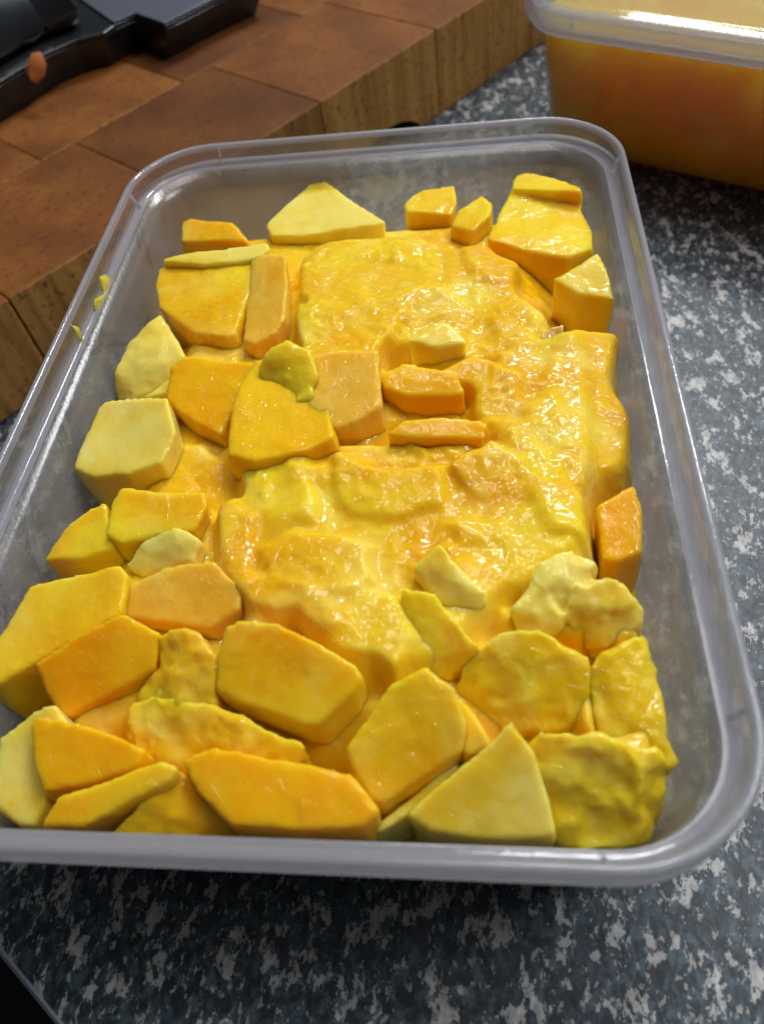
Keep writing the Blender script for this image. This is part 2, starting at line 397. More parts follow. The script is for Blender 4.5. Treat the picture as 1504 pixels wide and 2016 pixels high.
def rim_profile():
    R = RIM
    return [(3.2, LEDGE - 0.9), (1.6, LEDGE - 1.2), (0.35, LEDGE - 1.0), (0.0, LEDGE - 0.4), (0.2, LEDGE + 0.3), (0.75, LEDGE + 0.9), (0.7, R - 2.2),
            (0.25, R - 1.5), (0.0, R - 0.8), (0.15, R - 0.25), (0.6, R), (1.15, R - 0.05), (1.5, R - 0.45), (1.7, R - 1.2),
            (2.35, LEDGE + 0.9), (2.55, LEDGE + 0.35), (3.0, LEDGE + 0.08), (3.95, LEDGE - 0.02)]
def make_tub(name, label, loc, rz, hx, hy, wallm, rimm):
    root = empty(name, (0, 0, 0)); tag(root, label, 'container')
    b = body_profile()
    V, F = loft([ring(i, z, hx, hy) for i, z in b], True, True)
    mesh_obj('body', V, F, wallm, root)
    rp = rim_profile()
    for nm, a_, b_, mm in (('outer_bead', 0, 5, MAT['lip']), ('rim_band', 5, 7, rimm), ('lip', 7, 13, MAT['lip']), ('inner_band', 13, 14, rimm), ('ledge', 14, 17, MAT['lip'])):
        V, F = loft([ring(i, z, hx, hy) for i, z in rp[a_:b_ + 1]])
        mesh_obj(nm, V, F, mm, root)
    # small moulded ribs on the inside of the rim next to each corner
    for sx in (-1, 1):
        for sy in (-1, 1):
            for along in ('x', 'y'):
                R = RAD + 1.0
                if along == 'x': c = (sx*(hx - R), sy*(hy - 1.9)); d = (0, -sy); tdir = (1, 0)
                else: c = (sx*(hx - 1.9), sy*(hy - R)); d = (-sx, 0); tdir = (0, 1)
                V = []
                for z, off in ((RIM - 0.9, -0.3), (RIM - 3.0, 0.30), (LEDGE + 0.6, 0.95)):
                    for t, o_ in ((-0.42, -0.5), (-0.25, 0.32), (0.25, 0.32), (0.42, -0.5)):
                        V.append((c[0] + tdir[0]*t + d[0]*(o_ + off), c[1] + tdir[1]*t + d[1]*(o_ + off), z))
                F = [[r_*4 + k, r_*4 + k + 1, r_*4 + k + 5, r_*4 + k + 4] for r_ in (0, 1) for k in range(3)] + [[3, 2, 1, 0], [8, 9, 10, 11]]
                mesh_obj('rib', V, F, MAT['lip'], root)
    root.location = [loc[0]*MM, loc[1]*MM, loc[2]*MM]; root.rotation_euler = (0, 0, rz)
    return root
tub = make_tub('food_container', 'open frosted clear plastic takeaway container full of cut mango', (0, 0, 0.2), 0, HX, HY, MAT['wall'], MAT['rim'])

# second tub, closed, filled with puree, behind on the right
c2a = math.radians(-31.5)
d1 = np.array([math.cos(c2a), math.sin(c2a)]); d2 = np.array([-d1[1], d1[0]])
corner = np.array([36.0, 152.0])
c2c = corner + d1*HY + d2*HX
tub2 = make_tub('food_container', 'closed plastic container of orange mango puree behind the open one', (*c2c, 0.2), c2a + math.pi/2, HX, HY, MAT['tub_fog'], MAT['lid'])
V, F = loft([ring(float(wall_in(z)) + 0.25 + e, z) for z, e in ((1.4, 3), (3, 0.6), (6, 0), (20, 0), (34, 0), (LEDGE - 1.0, 0.3), (LEDGE + 0.2, 1.2), (LEDGE + 0.6, 3), (LEDGE + 0.2, 14), (LEDGE + 0.5, 30))], True, True)
pu = mesh_obj('mango_puree', V, F, MAT['puree']); pu.location = tub2.location; pu.rotation_euler = tub2.rotation_euler
tag(pu, 'orange mango puree inside the closed container', 'puree')
R = RIM
V, F = loft([ring(i, z) for i, z in ((-0.6, R - 3.6), (-1.3, R - 3.5), (-1.35, R - 2.6), (-0.9, R - 1.6), (-0.9, R + 0.5), (-0.3, R + 1.3), (1.0, R + 1.4), (2.2, R + 0.9), (3.0, R - 1.2), (4.4, R - 1.8), (6.5, R - 1.7), (8.5, R - 0.6), (9.5, R - 0.4), (30, R - 0.4))], False, True)
lid = mesh_obj('container_lid', V, F, MAT['lid']); lid.location = tub2.location; lid.rotation_euler = tub2.rotation_euler
so = lid.modifiers.new('thickness', 'SOLIDIFY'); so.thickness = 0.0005; so.offset = 1
tag(lid, 'clear plastic lid pressed onto the closed puree container', 'lid')

# ------------------------------------------------------------------ black tray on the board, with a scrap on its lip
def prism(name, low, high, mat, parent=None, bevel=0.0, smooth=True):
    """solid between two outlines of equal length: lists of (x, y, z) in mm"""
    n = len(low); bm = bmesh.new()
    a = [bm.verts.new([c*MM for c in p]) for p in low]; b = [bm.verts.new([c*MM for c in p]) for p in high]
    bm.faces.new(a[::-1]); bm.faces.new(b)
    for k in range(n): bm.faces.new([a[k], a[(k + 1) % n], b[(k + 1) % n], b[k]])
    bmesh.ops.recalc_face_normals(bm, faces=bm.faces)
    if bevel: bmesh.ops.bevel(bm, geom=list(bm.edges), offset=bevel*MM, segments=3, affect='EDGES', profile=0.5)
    me = bpy.data.meshes.new(name); bm.to_mesh(me); bm.free(); me.materials.append(mat)
    if smooth:
        me.polygons.foreach_set('use_smooth', np.ones(len(me.polygons), dtype=bool)); me.set_sharp_from_angle(angle=math.radians(40))
    o = bpy.data.objects.new(name, me); col.objects.link(o)
    if parent: adopt(o, parent)
    return o
TZ = BT + 12.0
def U2(x, y, z): return np.array(un(x, y, z))
tray = empty('plastic_tray', (-130, 230, BT)); tag(tray, 'glossy black plastic tray lying on the chopping board', 'tray')
lipL = [U2(-90, 212, TZ), U2(0, 160, TZ), U2(90, 104, TZ), U2(150, 78, TZ), U2(205, 64, TZ)]
lipR = [U2(226, 49, TZ), U2(268, 30, TZ), U2(325, 51, TZ), U2(420, 2, TZ), U2(520, -45, TZ)]
back_dir = np.array([-0.62, 0.78, 0.0])
outl = lipL + lipR
far = [p + back_dir*120 for p in outl[::-1]]
top = outl + far
cen = np.mean(top, axis=0)
low = [np.array([*(p[:2] + (cen[:2] - p[:2])*0.07), BT + 0.3]) for p in top]
prism('side_wall', low, [p - np.array([0, 0, 1.3]) for p in top], MAT['black'], tray, 0.4)
prism('lip', [p - np.array([0, 0, 1.25]) for p in top], top, MAT['black'], tray, 0.35)
# raised rounded shoulder of the tray on the left
sh = lipL
s_in = [p + back_dir*5 + np.array([0, 0, 0.05]) for p in sh]; s_far = [p + back_dir*95 + np.array([0, 0, 0.05]) for p in sh[::-1]]
lowp = s_in + s_far
c_ = np.mean(lowp, axis=0)
highp = [np.array([*(p[:2] + (c_[:2] - p[:2])*0.30), TZ + 24]) for p in lowp]
prism('shoulder', lowp, highp, MAT['black'], tray, 7.0)
# grey film flap on the right of it
fp = [p + np.array([0, 0, 0.1]) for p in lipR]; ff = [p + back_dir*90 for p in fp[::-1]]
prism('film_flap', fp + ff, [p + np.array([0, 0, 0.9]) for p in fp + ff], MAT['grey_film'], tray, 0.25)

# ------------------------------------------------------------------ mango: solids from corner points, remeshed, softened and roughened
def wall_clamp(P, margin=0.35):
    """push points back inside the inner wall of the open tub"""
    ins = wall_in(P[:, 2]) + margin
    a = HX - ins; b = HY - ins; r = np.maximum(RAD - ins, 4.0)
    qx = np.abs(P[:, 0]) - (a - r); qy = np.abs(P[:, 1]) - (b - r)
    ox = np.maximum(qx, 0); oy = np.maximum(qy, 0); d = np.hypot(ox, oy)
    k = np.where(d > r, r/np.maximum(d, 1e-9), 1.0)
    sx = np.where(P[:, 0] < 0, -1, 1); sy = np.where(P[:, 1] < 0, -1, 1)
    nx = np.where(qx > 0, (a - r) + ox*k, np.abs(P[:, 0])); ny = np.where(qy > 0, (b - r) + oy*k, np.abs(P[:, 1]))
    P = P.copy(); P[:, 0] = sx*nx; P[:, 1] = sy*ny
    P[:, 2] = np.maximum(P[:, 2], 1.6)
    return P

def pix_plane(x, y, pl):
    """where the sight line of a pixel meets the plane z = a x + b y + c"""
    d = _f + _r*(x - IW/2)/FPX - _u*(y - IH/2)/FPX
    t = (pl[0]*CAM[0] + pl[1]*CAM[1] + pl[2] - CAM[2])/(d[2] - pl[0]*d[0] - pl[1]*d[1])
    return CAM + d*t
def cut_faces(h, side):
    """corners of a knife-cut block: one flat upper face, and below its near edge a steep side face of the given height"""
    ys = np.array([y for _, y, _ in h], dtype=float); cy0 = ys.mean(); lim = cy0 + 0.30*(ys.max() - cy0)
    low = [i for i in range(len(h)) if ys[i] > lim]; hi_ = [i for i in range(len(h)) if ys[i] <= lim]
    P = [un(x, y, RIM + z) for x, y, z in h]
    A = [P[i] for i in hi_] + [P[i] + np.array([0, 0, side]) for i in low]
    A = np.array(A); c0 = A.mean(0)
    pl = np.linalg.lstsq(np.r_[np.c_[A[:, :2] - c0[:2], np.ones(len(A))], [[4.0, 0, 0], [0, 4.0, 0]]], np.r_[A[:, 2], 0, 0], rcond=None)[0]
    pl = (pl[0], pl[1], pl[2] - pl[0]*c0[0] - pl[1]*c0[1])
    out = []
    for i in hi_:
        q = pix_plane(h[i][0], h[i][1], pl); out.append(q if abs(q[2] - P[i][2]) < 6 else P[i])
    for i in low:
        out.append(P[i]); t = P[i].copy(); t[:2] += 0.10*(c0[:2] - t[:2])*min(1.0, side/8); t[2] = pl[0]*t[0] + pl[1]*t[1] + pl[2]; out.append(t)
    return out
def remesh(verts, faces_bm, voxel):
    me = bpy.data.meshes.new('tmp'); faces_bm.to_mesh(me); faces_bm.free()
    o = bpy.data.objects.new('tmp', me); col.objects.link(o)
    md = o.modifiers.new('r', 'REMESH'); md.mode = 'VOXEL'; md.voxel_size = voxel; md.adaptivity = 0
    dg = bpy.context.evaluated_depsgraph_get(); dg.update()
    ev = bpy.data.meshes.new_from_object(o.evaluated_get(dg))
    bpy.data.objects.remove(o); bpy.data.meshes.remove(me)
    return ev

def finish(me, smooth_it, amp, seed, clampit=True, rough=1.0, axis=None):
    n = len(me.vertices)
    co = np.empty(n*3); me.vertices.foreach_get('co', co); co = co.reshape(-1, 3)
    e = np.empty(len(me.edges)*2, dtype=np.int64); me.edges.foreach_get('vertices', e); e = e.reshape(-1, 2)
    deg = np.bincount(e.ravel(), minlength=n).astype(float)
    def lap(c):
        s = np.empty_like(c)
        for k in range(3):
            s[:, k] = np.bincount(e[:, 0], weights=c[e[:, 1], k], minlength=n) + np.bincount(e[:, 1], weights=c[e[:, 0], k], minlength=n)
        return s/deg[:, None]
    for _ in range(smooth_it): co = co*0.5 + 0.5*lap(co)
    def normals(c):
        me.vertices.foreach_set('co', c.ravel()); me.update()
        nn = np.empty(n*3); me.vertex_normals.foreach_get('vector', nn); return nn.reshape(-1, 3)
    off = np.array([seed*13.7, seed*7.1, seed*3.3])
    nm = normals(co)
    # broad warp so no face is a perfect plane
    wv = np.stack([perlin(co/16 + off + 31*k) for k in range(3)], 1); w2 = np.stack([fbm(co/4.2 + off + 47*k, 2) for k in range(3)], 1)
    co = co + wv*1.7*amp + w2*0.30*rough
    d = 0.42*amp*amp*fbm(co/6.5 + off, 2) + 0.06*rough*fbm(co/1.9 + off, 2)
    fray = np.clip(fbm(co/7.0 - off, 2) - 0.15, 0, 1)
    d += 0.40*rough*fray*fbm(co/1.6 + off, 2)
    co = co + nm*d[:, None]
    if clampit: co = wall_clamp(co)
    me.vertices.foreach_set('co', (co*MM).ravel())
    me.polygons.foreach_set('use_smooth', np.ones(len(me.polygons), dtype=bool)); me.update()

_seed = [0]
tops = []      # outlines and top planes of the pieces, for the pulp between them
def chunk(label, mat, hulls, thick=12.0, soft=4, amp=0.6, rough=1.0, torn=0, voxel=0.45, name='mango_piece', cat='mango', crown=0.9, side=3.4, group='cut mango pieces in the container'):
    """each hull: list of (pixel x, pixel y, height relative to the rim) visible corners; the body goes down by thick"""
    _seed[0] += 1
    if isinstance(hulls[0], tuple): hulls = [hulls]
    rs = np.random.RandomState(100 + _seed[0]); crisp = (not torn) and amp <= 0.6
    if crisp: crown = 0; soft = min(soft, 2); rough *= 0.45
    bm = bmesh.new()
    for h in hulls:
        th = thick
        tops.append([un(x, y, RIM + z) for x, y, z in h])
        pts = cut_faces(h, side) if crisp else [un(x, y, RIM + z) for x, y, z in h]
        c = np.mean(pts, axis=0)
        zmin = min(p[2] for p in pts)
        low = [np.array([c[0] + (p[0] - c[0])*0.97, c[1] + (p[1] - c[1])*0.97, min(p[2], zmin + 3) - th]) for p in pts]
        if crown:
            A_ = np.c_[np.array(pts)[:, :2], np.ones(len(pts))]; pl = np.linalg.lstsq(A_, np.array(pts)[:, 2], rcond=None)[0]
            for _ in range(2):
                wts = rs.dirichlet(np.ones(len(pts))*0.9); m_ = (np.array(pts)*wts[:, None]).sum(0); m_ = 0.35*c + 0.65*m_
                m_[2] = pl[0]*m_[0] + pl[1]*m_[1] + pl[2] + crown*rs.uniform(0.5, 1.3); pts = pts + [m_]
        b2 = bmesh.new()
        for p in pts + low: b2.verts.new(p)
        r = bmesh.ops.convex_hull(b2, input=b2.verts[:])
        dead = [g for g in r['geom_interior'] if isinstance(g, bmesh.types.BMVert)] + [g for g in r['geom_unused'] if isinstance(g, bmesh.types.BMVert)]
        bmesh.ops.delete(b2, geom=list(set(dead)), context='VERTS')
        t = bpy.data.meshes.new('t'); b2.to_mesh(t); b2.free(); bm.from_mesh(t); bpy.data.meshes.remove(t)
    if torn:      # soft lumps and rags of flesh standing on the torn top
        P_ = np.array([un(x, y, RIM + z) for h in hulls for x, y, z in h]); pl = np.linalg.lstsq(np.c_[P_[:, :2], np.ones(len(P_))], P_[:, 2], rcond=None)[0]
        for _ in range(torn):
            wts = rs.dirichlet(np.ones(len(P_))*0.45); m_ = (P_*wts[:, None]).sum(0)
            m_[2] = min(pl[0]*m_[0] + pl[1]*m_[1] + pl[2], P_[:, 2].max()) - rs.uniform(0.5, 1.3)
            mat4 = Matrix.Translation(m_) @ Matrix.Rotation(rs.uniform(0, 3.14), 4, 'Z') @ Matrix.Rotation(rs.uniform(-0.5, 0.5), 4, 'X') @ Matrix.Diagonal((rs.uniform(1.6, 5.0), rs.uniform(1.0, 2.6), rs.uniform(0.9, 1.7), 1))
            bmesh.ops.create_icosphere(bm, subdivisions=2, radius=1.0, matrix=mat4)
    me = remesh(None, bm, voxel)
    finish(me, soft, amp, _seed[0], True, rough)
    me.name = name; me.materials.clear(); me.materials.append(MAT[mat])
    o = bpy.data.objects.new(name, me); col.objects.link(o)
    tag(o, label, cat, group)
    return o
# ---- back of the tub
chunk('small orange mango wedge in the back left corner', 'yellow', [(355, 432, -11), (372, 424, -9.5), (410, 436, -9), (458, 437, -9.5), (497, 472, -11), (480, 487, -14), (400, 497, -15), (362, 500, -16)], 10, torn=0, soft=3)
chunk('pale yellow mango triangle standing at the back wall', 'pale', [(620, 346, -9), (680, 383, -9), (762, 434, -10), (740, 462, -11), (600, 470, -12), (535, 492, -14), (528, 468, -14), (568, 420, -12)], 12, soft=3, amp=0.5)
chunk('blunt mango cube with a flat cut side at the back wall', 'yellow', [(795, 402, -11), (805, 390, -10), (832, 372, -9.5), (893, 364, -9.5), (897, 400, -10), (890, 458, -15), (800, 452, -15)], 10, soft=3, amp=0.4, side=4.5)
chunk('narrow upright mango sliver beside the large back right piece', 'yellow', [(900, 415, -10), (948, 386, -8.5), (967, 402, -9), (962, 450, -12), (930, 478, -12), (888, 462, -12)], 10, soft=3)
chunk('large ridged mango piece in the back right corner', 'yellow', [
    [(1008, 366, -8.5), (1030, 360, -8), (1135, 396, -9), (1152, 432, -9.5), (1168, 452, -10), (1166, 505, -12), (1112, 550, -15), (1035, 510, -11), (962, 474, -9.5), (985, 405, -9)],
    [(1010, 350, -8.5), (1020, 340, -7.4), (1040, 337, -7.2), (1125, 366, -7.6), (1144, 392, -8.4), (1146, 408, -9.2), (1085, 393, -8.2), (1008, 368, -8.6)]], 11, soft=3, amp=0.5, torn=0)
chunk('pale lemon mango triangle against the right wall', 'pale', [(1088, 548, -9), (1130, 524, -8), (1176, 500, -8), (1196, 540, -9), (1207, 615, -13), (1130, 606, -13), (1096, 580, -12)], 10, soft=3, amp=0.45)
# ---- left side
chunk('mango block with a pale ridge along its top edge', 'yellow', [
    [(312, 527, -9), (345, 515, -7.8), (500, 486, -7), (530, 486, -7), (492, 580, -10.5), (484, 700, -15), (470, 712, -16), (400, 704, -16), (362, 655, -14), (335, 640, -14), (315, 600, -12.5), (306, 560, -11)]], 9, soft=3, amp=0.5, side=6)
chunk('thin pale mango strip lying on the ridge of a block', 'pale', [(318, 524, -8.5), (345, 503, -7), (420, 490, -6.2), (525, 476, -6), (532, 488, -6.5), (500, 508, -7), (400, 522, -7.5)], 3, soft=3, amp=0.5, side=1.2)
chunk('upright peach mango strip with a shiny grained face', 'peach', [(493, 502, -6), (525, 496, -5), (562, 500, -5), (569, 560, -6), (563, 620, -7), (548, 665, -9), (508, 708, -13), (484, 695, -13), (488, 600, -10)], 10, soft=3, amp=0.35)
chunk('rounded cream coloured mango piece against the left wall', 'pale', [(222, 725, -12), (240, 670, -11), (290, 625, -9), (318, 610, -9), (335, 650, -9.5), (362, 705, -10.5), (345, 760, -14), (265, 790, -16), (228, 788, -17)], 9, soft=7, amp=0.8)
chunk('small cream mango flake above the pale cube', 'pale', [(275, 778, -12), (335, 742, -10), (350, 770, -11), (340, 790, -13), (290, 795, -13)], 4, soft=4)
chunk('pale yellow mango cube against the left wall', 'pale', [(192, 800, -9.5), (207, 789, -8.5), (332, 782, -7.5), (346, 845, -8.5), (332, 930, -11), (266, 965, -14), (206, 978, -18), (164, 958, -19), (180, 870, -13)], 10, soft=1, amp=0.45, rough=0.6, side=5)
chunk('square orange mango block left of the tall one', 'orange', [(340, 725, -8), (365, 702, -6), (440, 711, -5.5), (502, 712, -5.5), (462, 800, -9), (450, 885, -13), (400, 866, -14), (370, 842, -14), (340, 815, -13)], 10, soft=3, amp=0.4, side=5)
chunk('tall orange mango block under the curled piece', 'orange', [(498, 705, -4), (468, 760, -6), (455, 800, -7.5), (449, 915, -8.4), (500, 940, -8.6), (610, 915, -7.8), (670, 880, -7), (640, 760, -5), (560, 700, -3.5)], 12, soft=2, amp=0.6)
chunk('curled greenish mango flap on top in the middle', 'green', [
    [(503, 722, -3.5), (520, 690, -1.2), (572, 668, -0.5), (612, 690, -1.0), (624, 742, -2.2), (600, 795, -5), (575, 802, -6), (535, 800, -7), (515, 772, -6)],
    [(515, 770, -6), (560, 770, -4), (566, 826, -8.5), (545, 830, -9.2), (530, 818, -9)],
    [(575, 795, -5), (618, 770, -3.5), (622, 792, -5), (590, 806, -6.2)]], 4.0, soft=6, amp=0.8)
chunk('square grained mango slab right of the curled flap', 'peach', [(618, 698, -2.8), (640, 688, -2.0), (750, 688, -2.0), (754, 800, -5), (740, 828, -6.5), (700, 852, -7.5), (626, 876, -9), (600, 862, -9), (606, 800, -5.5)], 7, soft=3, amp=0.4)
chunk('round shouldered mango piece low at the left wall', 'yellow', [(105, 1092, -13), (130, 1040, -11), (180, 1000, -9.5), (215, 983, -9), (228, 1060, -10), (238, 1092, -12), (180, 1120, -14), (110, 1135, -17)], 10, soft=4, amp=0.6, torn=0)
chunk('flat topped mango block over the round shouldered piece', 'yellow', [(214, 988, -8), (230, 960, -6.5), (400, 972, -5.5), (404, 1000, -6.5), (385, 1045, -9), (300, 1080, -11.5), (256, 1095, -12.5), (221, 1075, -11.5)], 9, soft=4, amp=0.6, torn=0, side=4)
chunk('shiny cream mango lump under the flat topped block', 'pale', [(252, 1105, -11), (290, 1062, -8.5), (350, 1040, -7), (392, 1060, -7), (380, 1115, -9), (285, 1135, -12)], 8, soft=4, amp=0.9)
chunk('grained orange mango slab left of the mash', 'peach', [(233, 1155, -8.5), (330, 1110, -6), (420, 1098, -5), (476, 1160, -6), (470, 1195, -8), (430, 1265, -13), (380, 1240, -12.5), (310, 1245, -12.5), (238, 1210, -12)], 9, soft=4, amp=0.6, torn=0, side=4)
chunk('large smooth mango cube at the lower left wall', 'yellow', [(55, 1148, -9), (112, 1134, -7.5), (232, 1110, -6), (247, 1128, -6.5), (236, 1205, -9), (165, 1245, -10), (75, 1305, -11.5), (30, 1392, -19), (-4, 1398, -20), (-8, 1335, -17), (20, 1255, -13)], 12, soft=1, amp=0.45, rough=0.6, side=6)
chunk('deep orange mango cube leaning on the lower left pieces', 'orange', [(68, 1302, -9), (150, 1250, -6.5), (238, 1204, -5), (312, 1240, -6), (292, 1290, -8), (302, 1312, -9), (265, 1365, -13), (145, 1443, -17), (100, 1375, -14)], 11, soft=1, amp=0.45, rough=0.6)
chunk('mashed mango tongue between two lower left blocks', 'mash', [[(318, 1300, -8), (290, 1265, -7), (330, 1238, -5.5), (390, 1238, -5.5), (422, 1290, -7), (427, 1350, -9), (430, 1395, -11), (340, 1400, -10.5)],
    [(320, 1300, -8), (345, 1300, -7), (345, 1400, -10), (270, 1400, -12), (255, 1385, -12), (270, 1340, -10)]], 9, soft=4, amp=0.9, torn=0, rough=1.8)
chunk('shiny mashed mango band in front of the tongue', 'mash', [(250, 1390, -11), (300, 1372, -9), (430, 1385, -9), (540, 1425, -9), (612, 1462, -10), (580, 1520, -13), (460, 1500, -12.5), (350, 1503, -13), (310, 1512, -14), (256, 1450, -14)], 9, soft=4, amp=0.9, torn=0, rough=1.8)
chunk('big smooth mango block in the front middle', 'yellow', [(424, 1295, -7), (445, 1230, -4), (475, 1214, -3.2), (550, 1220, -3.2), (700, 1308, -4.5), (713, 1330, -5.5), (702, 1385, -9.5), (642, 1458, -14), (610, 1455, -14), (470, 1402, -12.5), (425, 1372, -11)], 12, soft=1, amp=0.45, rough=0.6, side=3.8)
# ---- front left
chunk('orange mango wedge in front of the leaning cube', 'orange', [(52, 1428, -8), (66, 1410, -7), (150, 1428, -7), (230, 1450, -7.5), (285, 1470, -8), (272, 1502, -10.5), (200, 1562, -15), (106, 1574, -15), (60, 1485, -11.5)], 10, soft=1, amp=0.45, rough=0.6, side=4)
chunk('pale mango piece in the front left corner', 'pale', [(-6, 1450, -12), (60, 1398, -10), (112, 1383, -9), (145, 1425, -10), (75, 1520, -13), (102, 1585, -16), (96, 1645, -20), (60, 1642, -20), (10, 1605, -18), (-4, 1585, -18)], 8, soft=4, amp=0.5)
chunk('yellow mango finger lying along the front wall', 'yellow', [(92, 1605, -13), (110, 1563, -11), (200, 1558, -10), (240, 1520, -9), (312, 1498, -8), (348, 1510, -8.5), (332, 1538, -10), (262, 1592, -13), (185, 1640, -16), (100, 1645, -17)], 7, soft=3, amp=0.6, torn=0)
chunk('orange mango piece with a crumbly top at the front wall', 'orange', [(190, 1645, -15), (290, 1560, -11), (352, 1510, -10), (440, 1588, -12), (470, 1645, -15), (330, 1660, -17)], 9, soft=3, amp=0.8)
chunk('wide orange mango slab at the middle of the front wall', 'orange', [(358, 1502, -8), (420, 1478, -7), (560, 1500, -7), (602, 1528, -7.5), (640, 1510, -6.5), (700, 1523, -6.5), (750, 1590, -8.5), (735, 1645, -13), (600, 1660, -14), (470, 1650, -14), (440, 1592, -12), (390, 1562, -11)], 11, soft=4, amp=0.5, torn=0, side=4.5)
# ---- front middle and right
chunk('bright mango cube with a grained top near the front', 'yellow', [(674, 1482, -8), (720, 1420, -5.5), (760, 1350, -3.5), (835, 1308, -2.5), (892, 1350, -4), (897, 1380, -4.5), (917, 1425, -6), (910, 1482, -9.5), (860, 1540, -12.5), (756, 1604, -15), (730, 1592, -15), (690, 1525, -11.5)], 8, soft=3, amp=0.45)
chunk('thin cream mango slice under the bright cube', 'pale', [(722, 1648, -16), (762, 1602, -13.5), (905, 1492, -11), (908, 1512, -13), (795, 1625, -17), (742, 1655, -18)], 6, soft=3, amp=0.3)
chunk('small mango wedge behind the bright cube', 'yellow', [(890, 1365, -8), (920, 1390, -7), (957, 1440, -7.5), (960, 1468, -9), (912, 1498, -13), (880, 1440, -12)], 9, soft=3)
chunk('pale smooth mango triangle at the front wall', 'pale', [(802, 1604, -11), (900, 1522, -8), (985, 1452, -6), (1002, 1412, -5), (1046, 1470, -7), (1055, 1560, -11), (1098, 1655, -16), (960, 1665, -17), (850, 1650, -16)], 11, soft=1, amp=0.45, rough=0.5, side=2.5)
chunk('soft torn mango piece in the front right corner', 'green', [
    [(1042, 1472, -8.5), (1072, 1438, -6.8), (1130, 1436, -6.4), (1150, 1520, -9.5), (1140, 1600, -13), (1150, 1662, -16.5), (1102, 1660, -17), (1062, 1562, -13)],
    [(1100, 1450, -7.2), (1180, 1440, -6.4), (1250, 1470, -7.6), (1262, 1560, -11.5), (1200, 1600, -13), (1130, 1540, -10.5)],
    [(1190, 1480, -8), (1300, 1456, -9), (1320, 1492, -10.5), (1310, 1536, -12.5), (1286, 1600, -15.5), (1230, 1570, -12.5)],
    [(1130, 1590, -13), (1200, 1570, -11.5), (1284, 1590, -14.5), (1266, 1666, -17.5), (1140, 1666, -17)]], 9, soft=5, amp=0.9, rough=2.2)
chunk('rounded greenish mango piece against the right wall', 'green', [
    [(1160, 1310, -7.5), (1190, 1268, -6), (1280, 1243, -7), (1305, 1320, -9), (1309, 1400, -10.5), (1240, 1420, -10), (1168, 1400, -10)],
    [(1165, 1390, -9.5), (1240, 1372, -8.2), (1310, 1390, -10), (1324, 1492, -12.5), (1290, 1528, -13.5), (1235, 1508, -13), (1172, 1450, -12)]], 11, soft=6, amp=0.8, rough=1.9)
chunk('smooth olive yellow mango dome beside a dark gap', 'green', [(888, 1352, -11), (918, 1290, -8), (985, 1243, -5.5), (1060, 1248, -5), (1130, 1288, -6), (1168, 1302, -7), (1168, 1425, -11.5), (1060, 1446, -12.5), (1000, 1415, -12.5), (962, 1455, -15), (908, 1405, -14)], 11, soft=5, amp=0.7, rough=1.5)
chunk('pale torn mango lump above the olive dome', 'pale', [
    [(998, 1195, -7), (1060, 1108, -5), (1130, 1088, -5), (1195, 1112, -5.8), (1140, 1165, -6.8), (1060, 1195, -7.5), (1010, 1215, -8)],
    [(1008, 1205, -8), (1062, 1172, -6.6), (1106, 1200, -7), (1102, 1252, -10), (1062, 1258, -10.5), (1016, 1238, -10)],
    [(1112, 1182, -6.2), (1132, 1155, -5), (1222, 1138, -5.6), (1279, 1182, -8), (1284, 1240, -11), (1200, 1274, -12), (1124, 1255, -10.5)],
    [(1030, 1190, -8), (1110, 1140, -7), (1180, 1150, -7.4), (1200, 1230, -10), (1110, 1250, -11)]], 9, soft=5, amp=0.9, rough=2.0)
chunk('orange grained mango block low at the right wall', 'orange', [(1176, 1000, -9), (1250, 955, -9), (1264, 1000, -10), (1260, 1105, -14), (1205, 1135, -16), (1176, 1125, -15)], 10, soft=3, amp=0.4)
# ---- in the middle, half sunk in the mash
chunk('small lemon mango chip poking out of the mash', 'pale', [(803, 692, -6.5), (868, 632, -3.5), (890, 642, -3.5), (920, 674, -5), (850, 712, -8)], 7, soft=2, amp=0.3)
chunk('smooth orange mango face in the mash below the chip', 'orange', [(752, 740, -4.5), (800, 716, -3.5), (900, 730, -3.5), (915, 770, -5.5), (900, 806, -9), (800, 810, -9), (756, 790, -8)], 8, soft=4, amp=0.5)
chunk('orange mango bar under a ledge of mash', 'orange', [(756, 868, -7), (790, 826, -4.5), (900, 818, -4), (960, 830, -4.5), (950, 860, -7), (840, 892, -9.5), (790, 890, -9.5)], 8, soft=3, amp=0.4)
chunk('yellow mango tip pointing right at the edge of the mash', 'yellow', [(785, 1155, -4), (850, 1168, -3.2), (947, 1262, -6.5), (932, 1280, -8.5), (882, 1332, -12), (800, 1300, -10), (770, 1220, -7)], 9, soft=3, amp=0.8, torn=0)
chunk('pale mango lump in the right half of the mash', 'pale', [(808, 1105, -4.5), (868, 1068, -2.5), (902, 1098, -3), (962, 1165, -5.5), (942, 1192, -8), (868, 1172, -7)], 8, soft=3, amp=0.9)

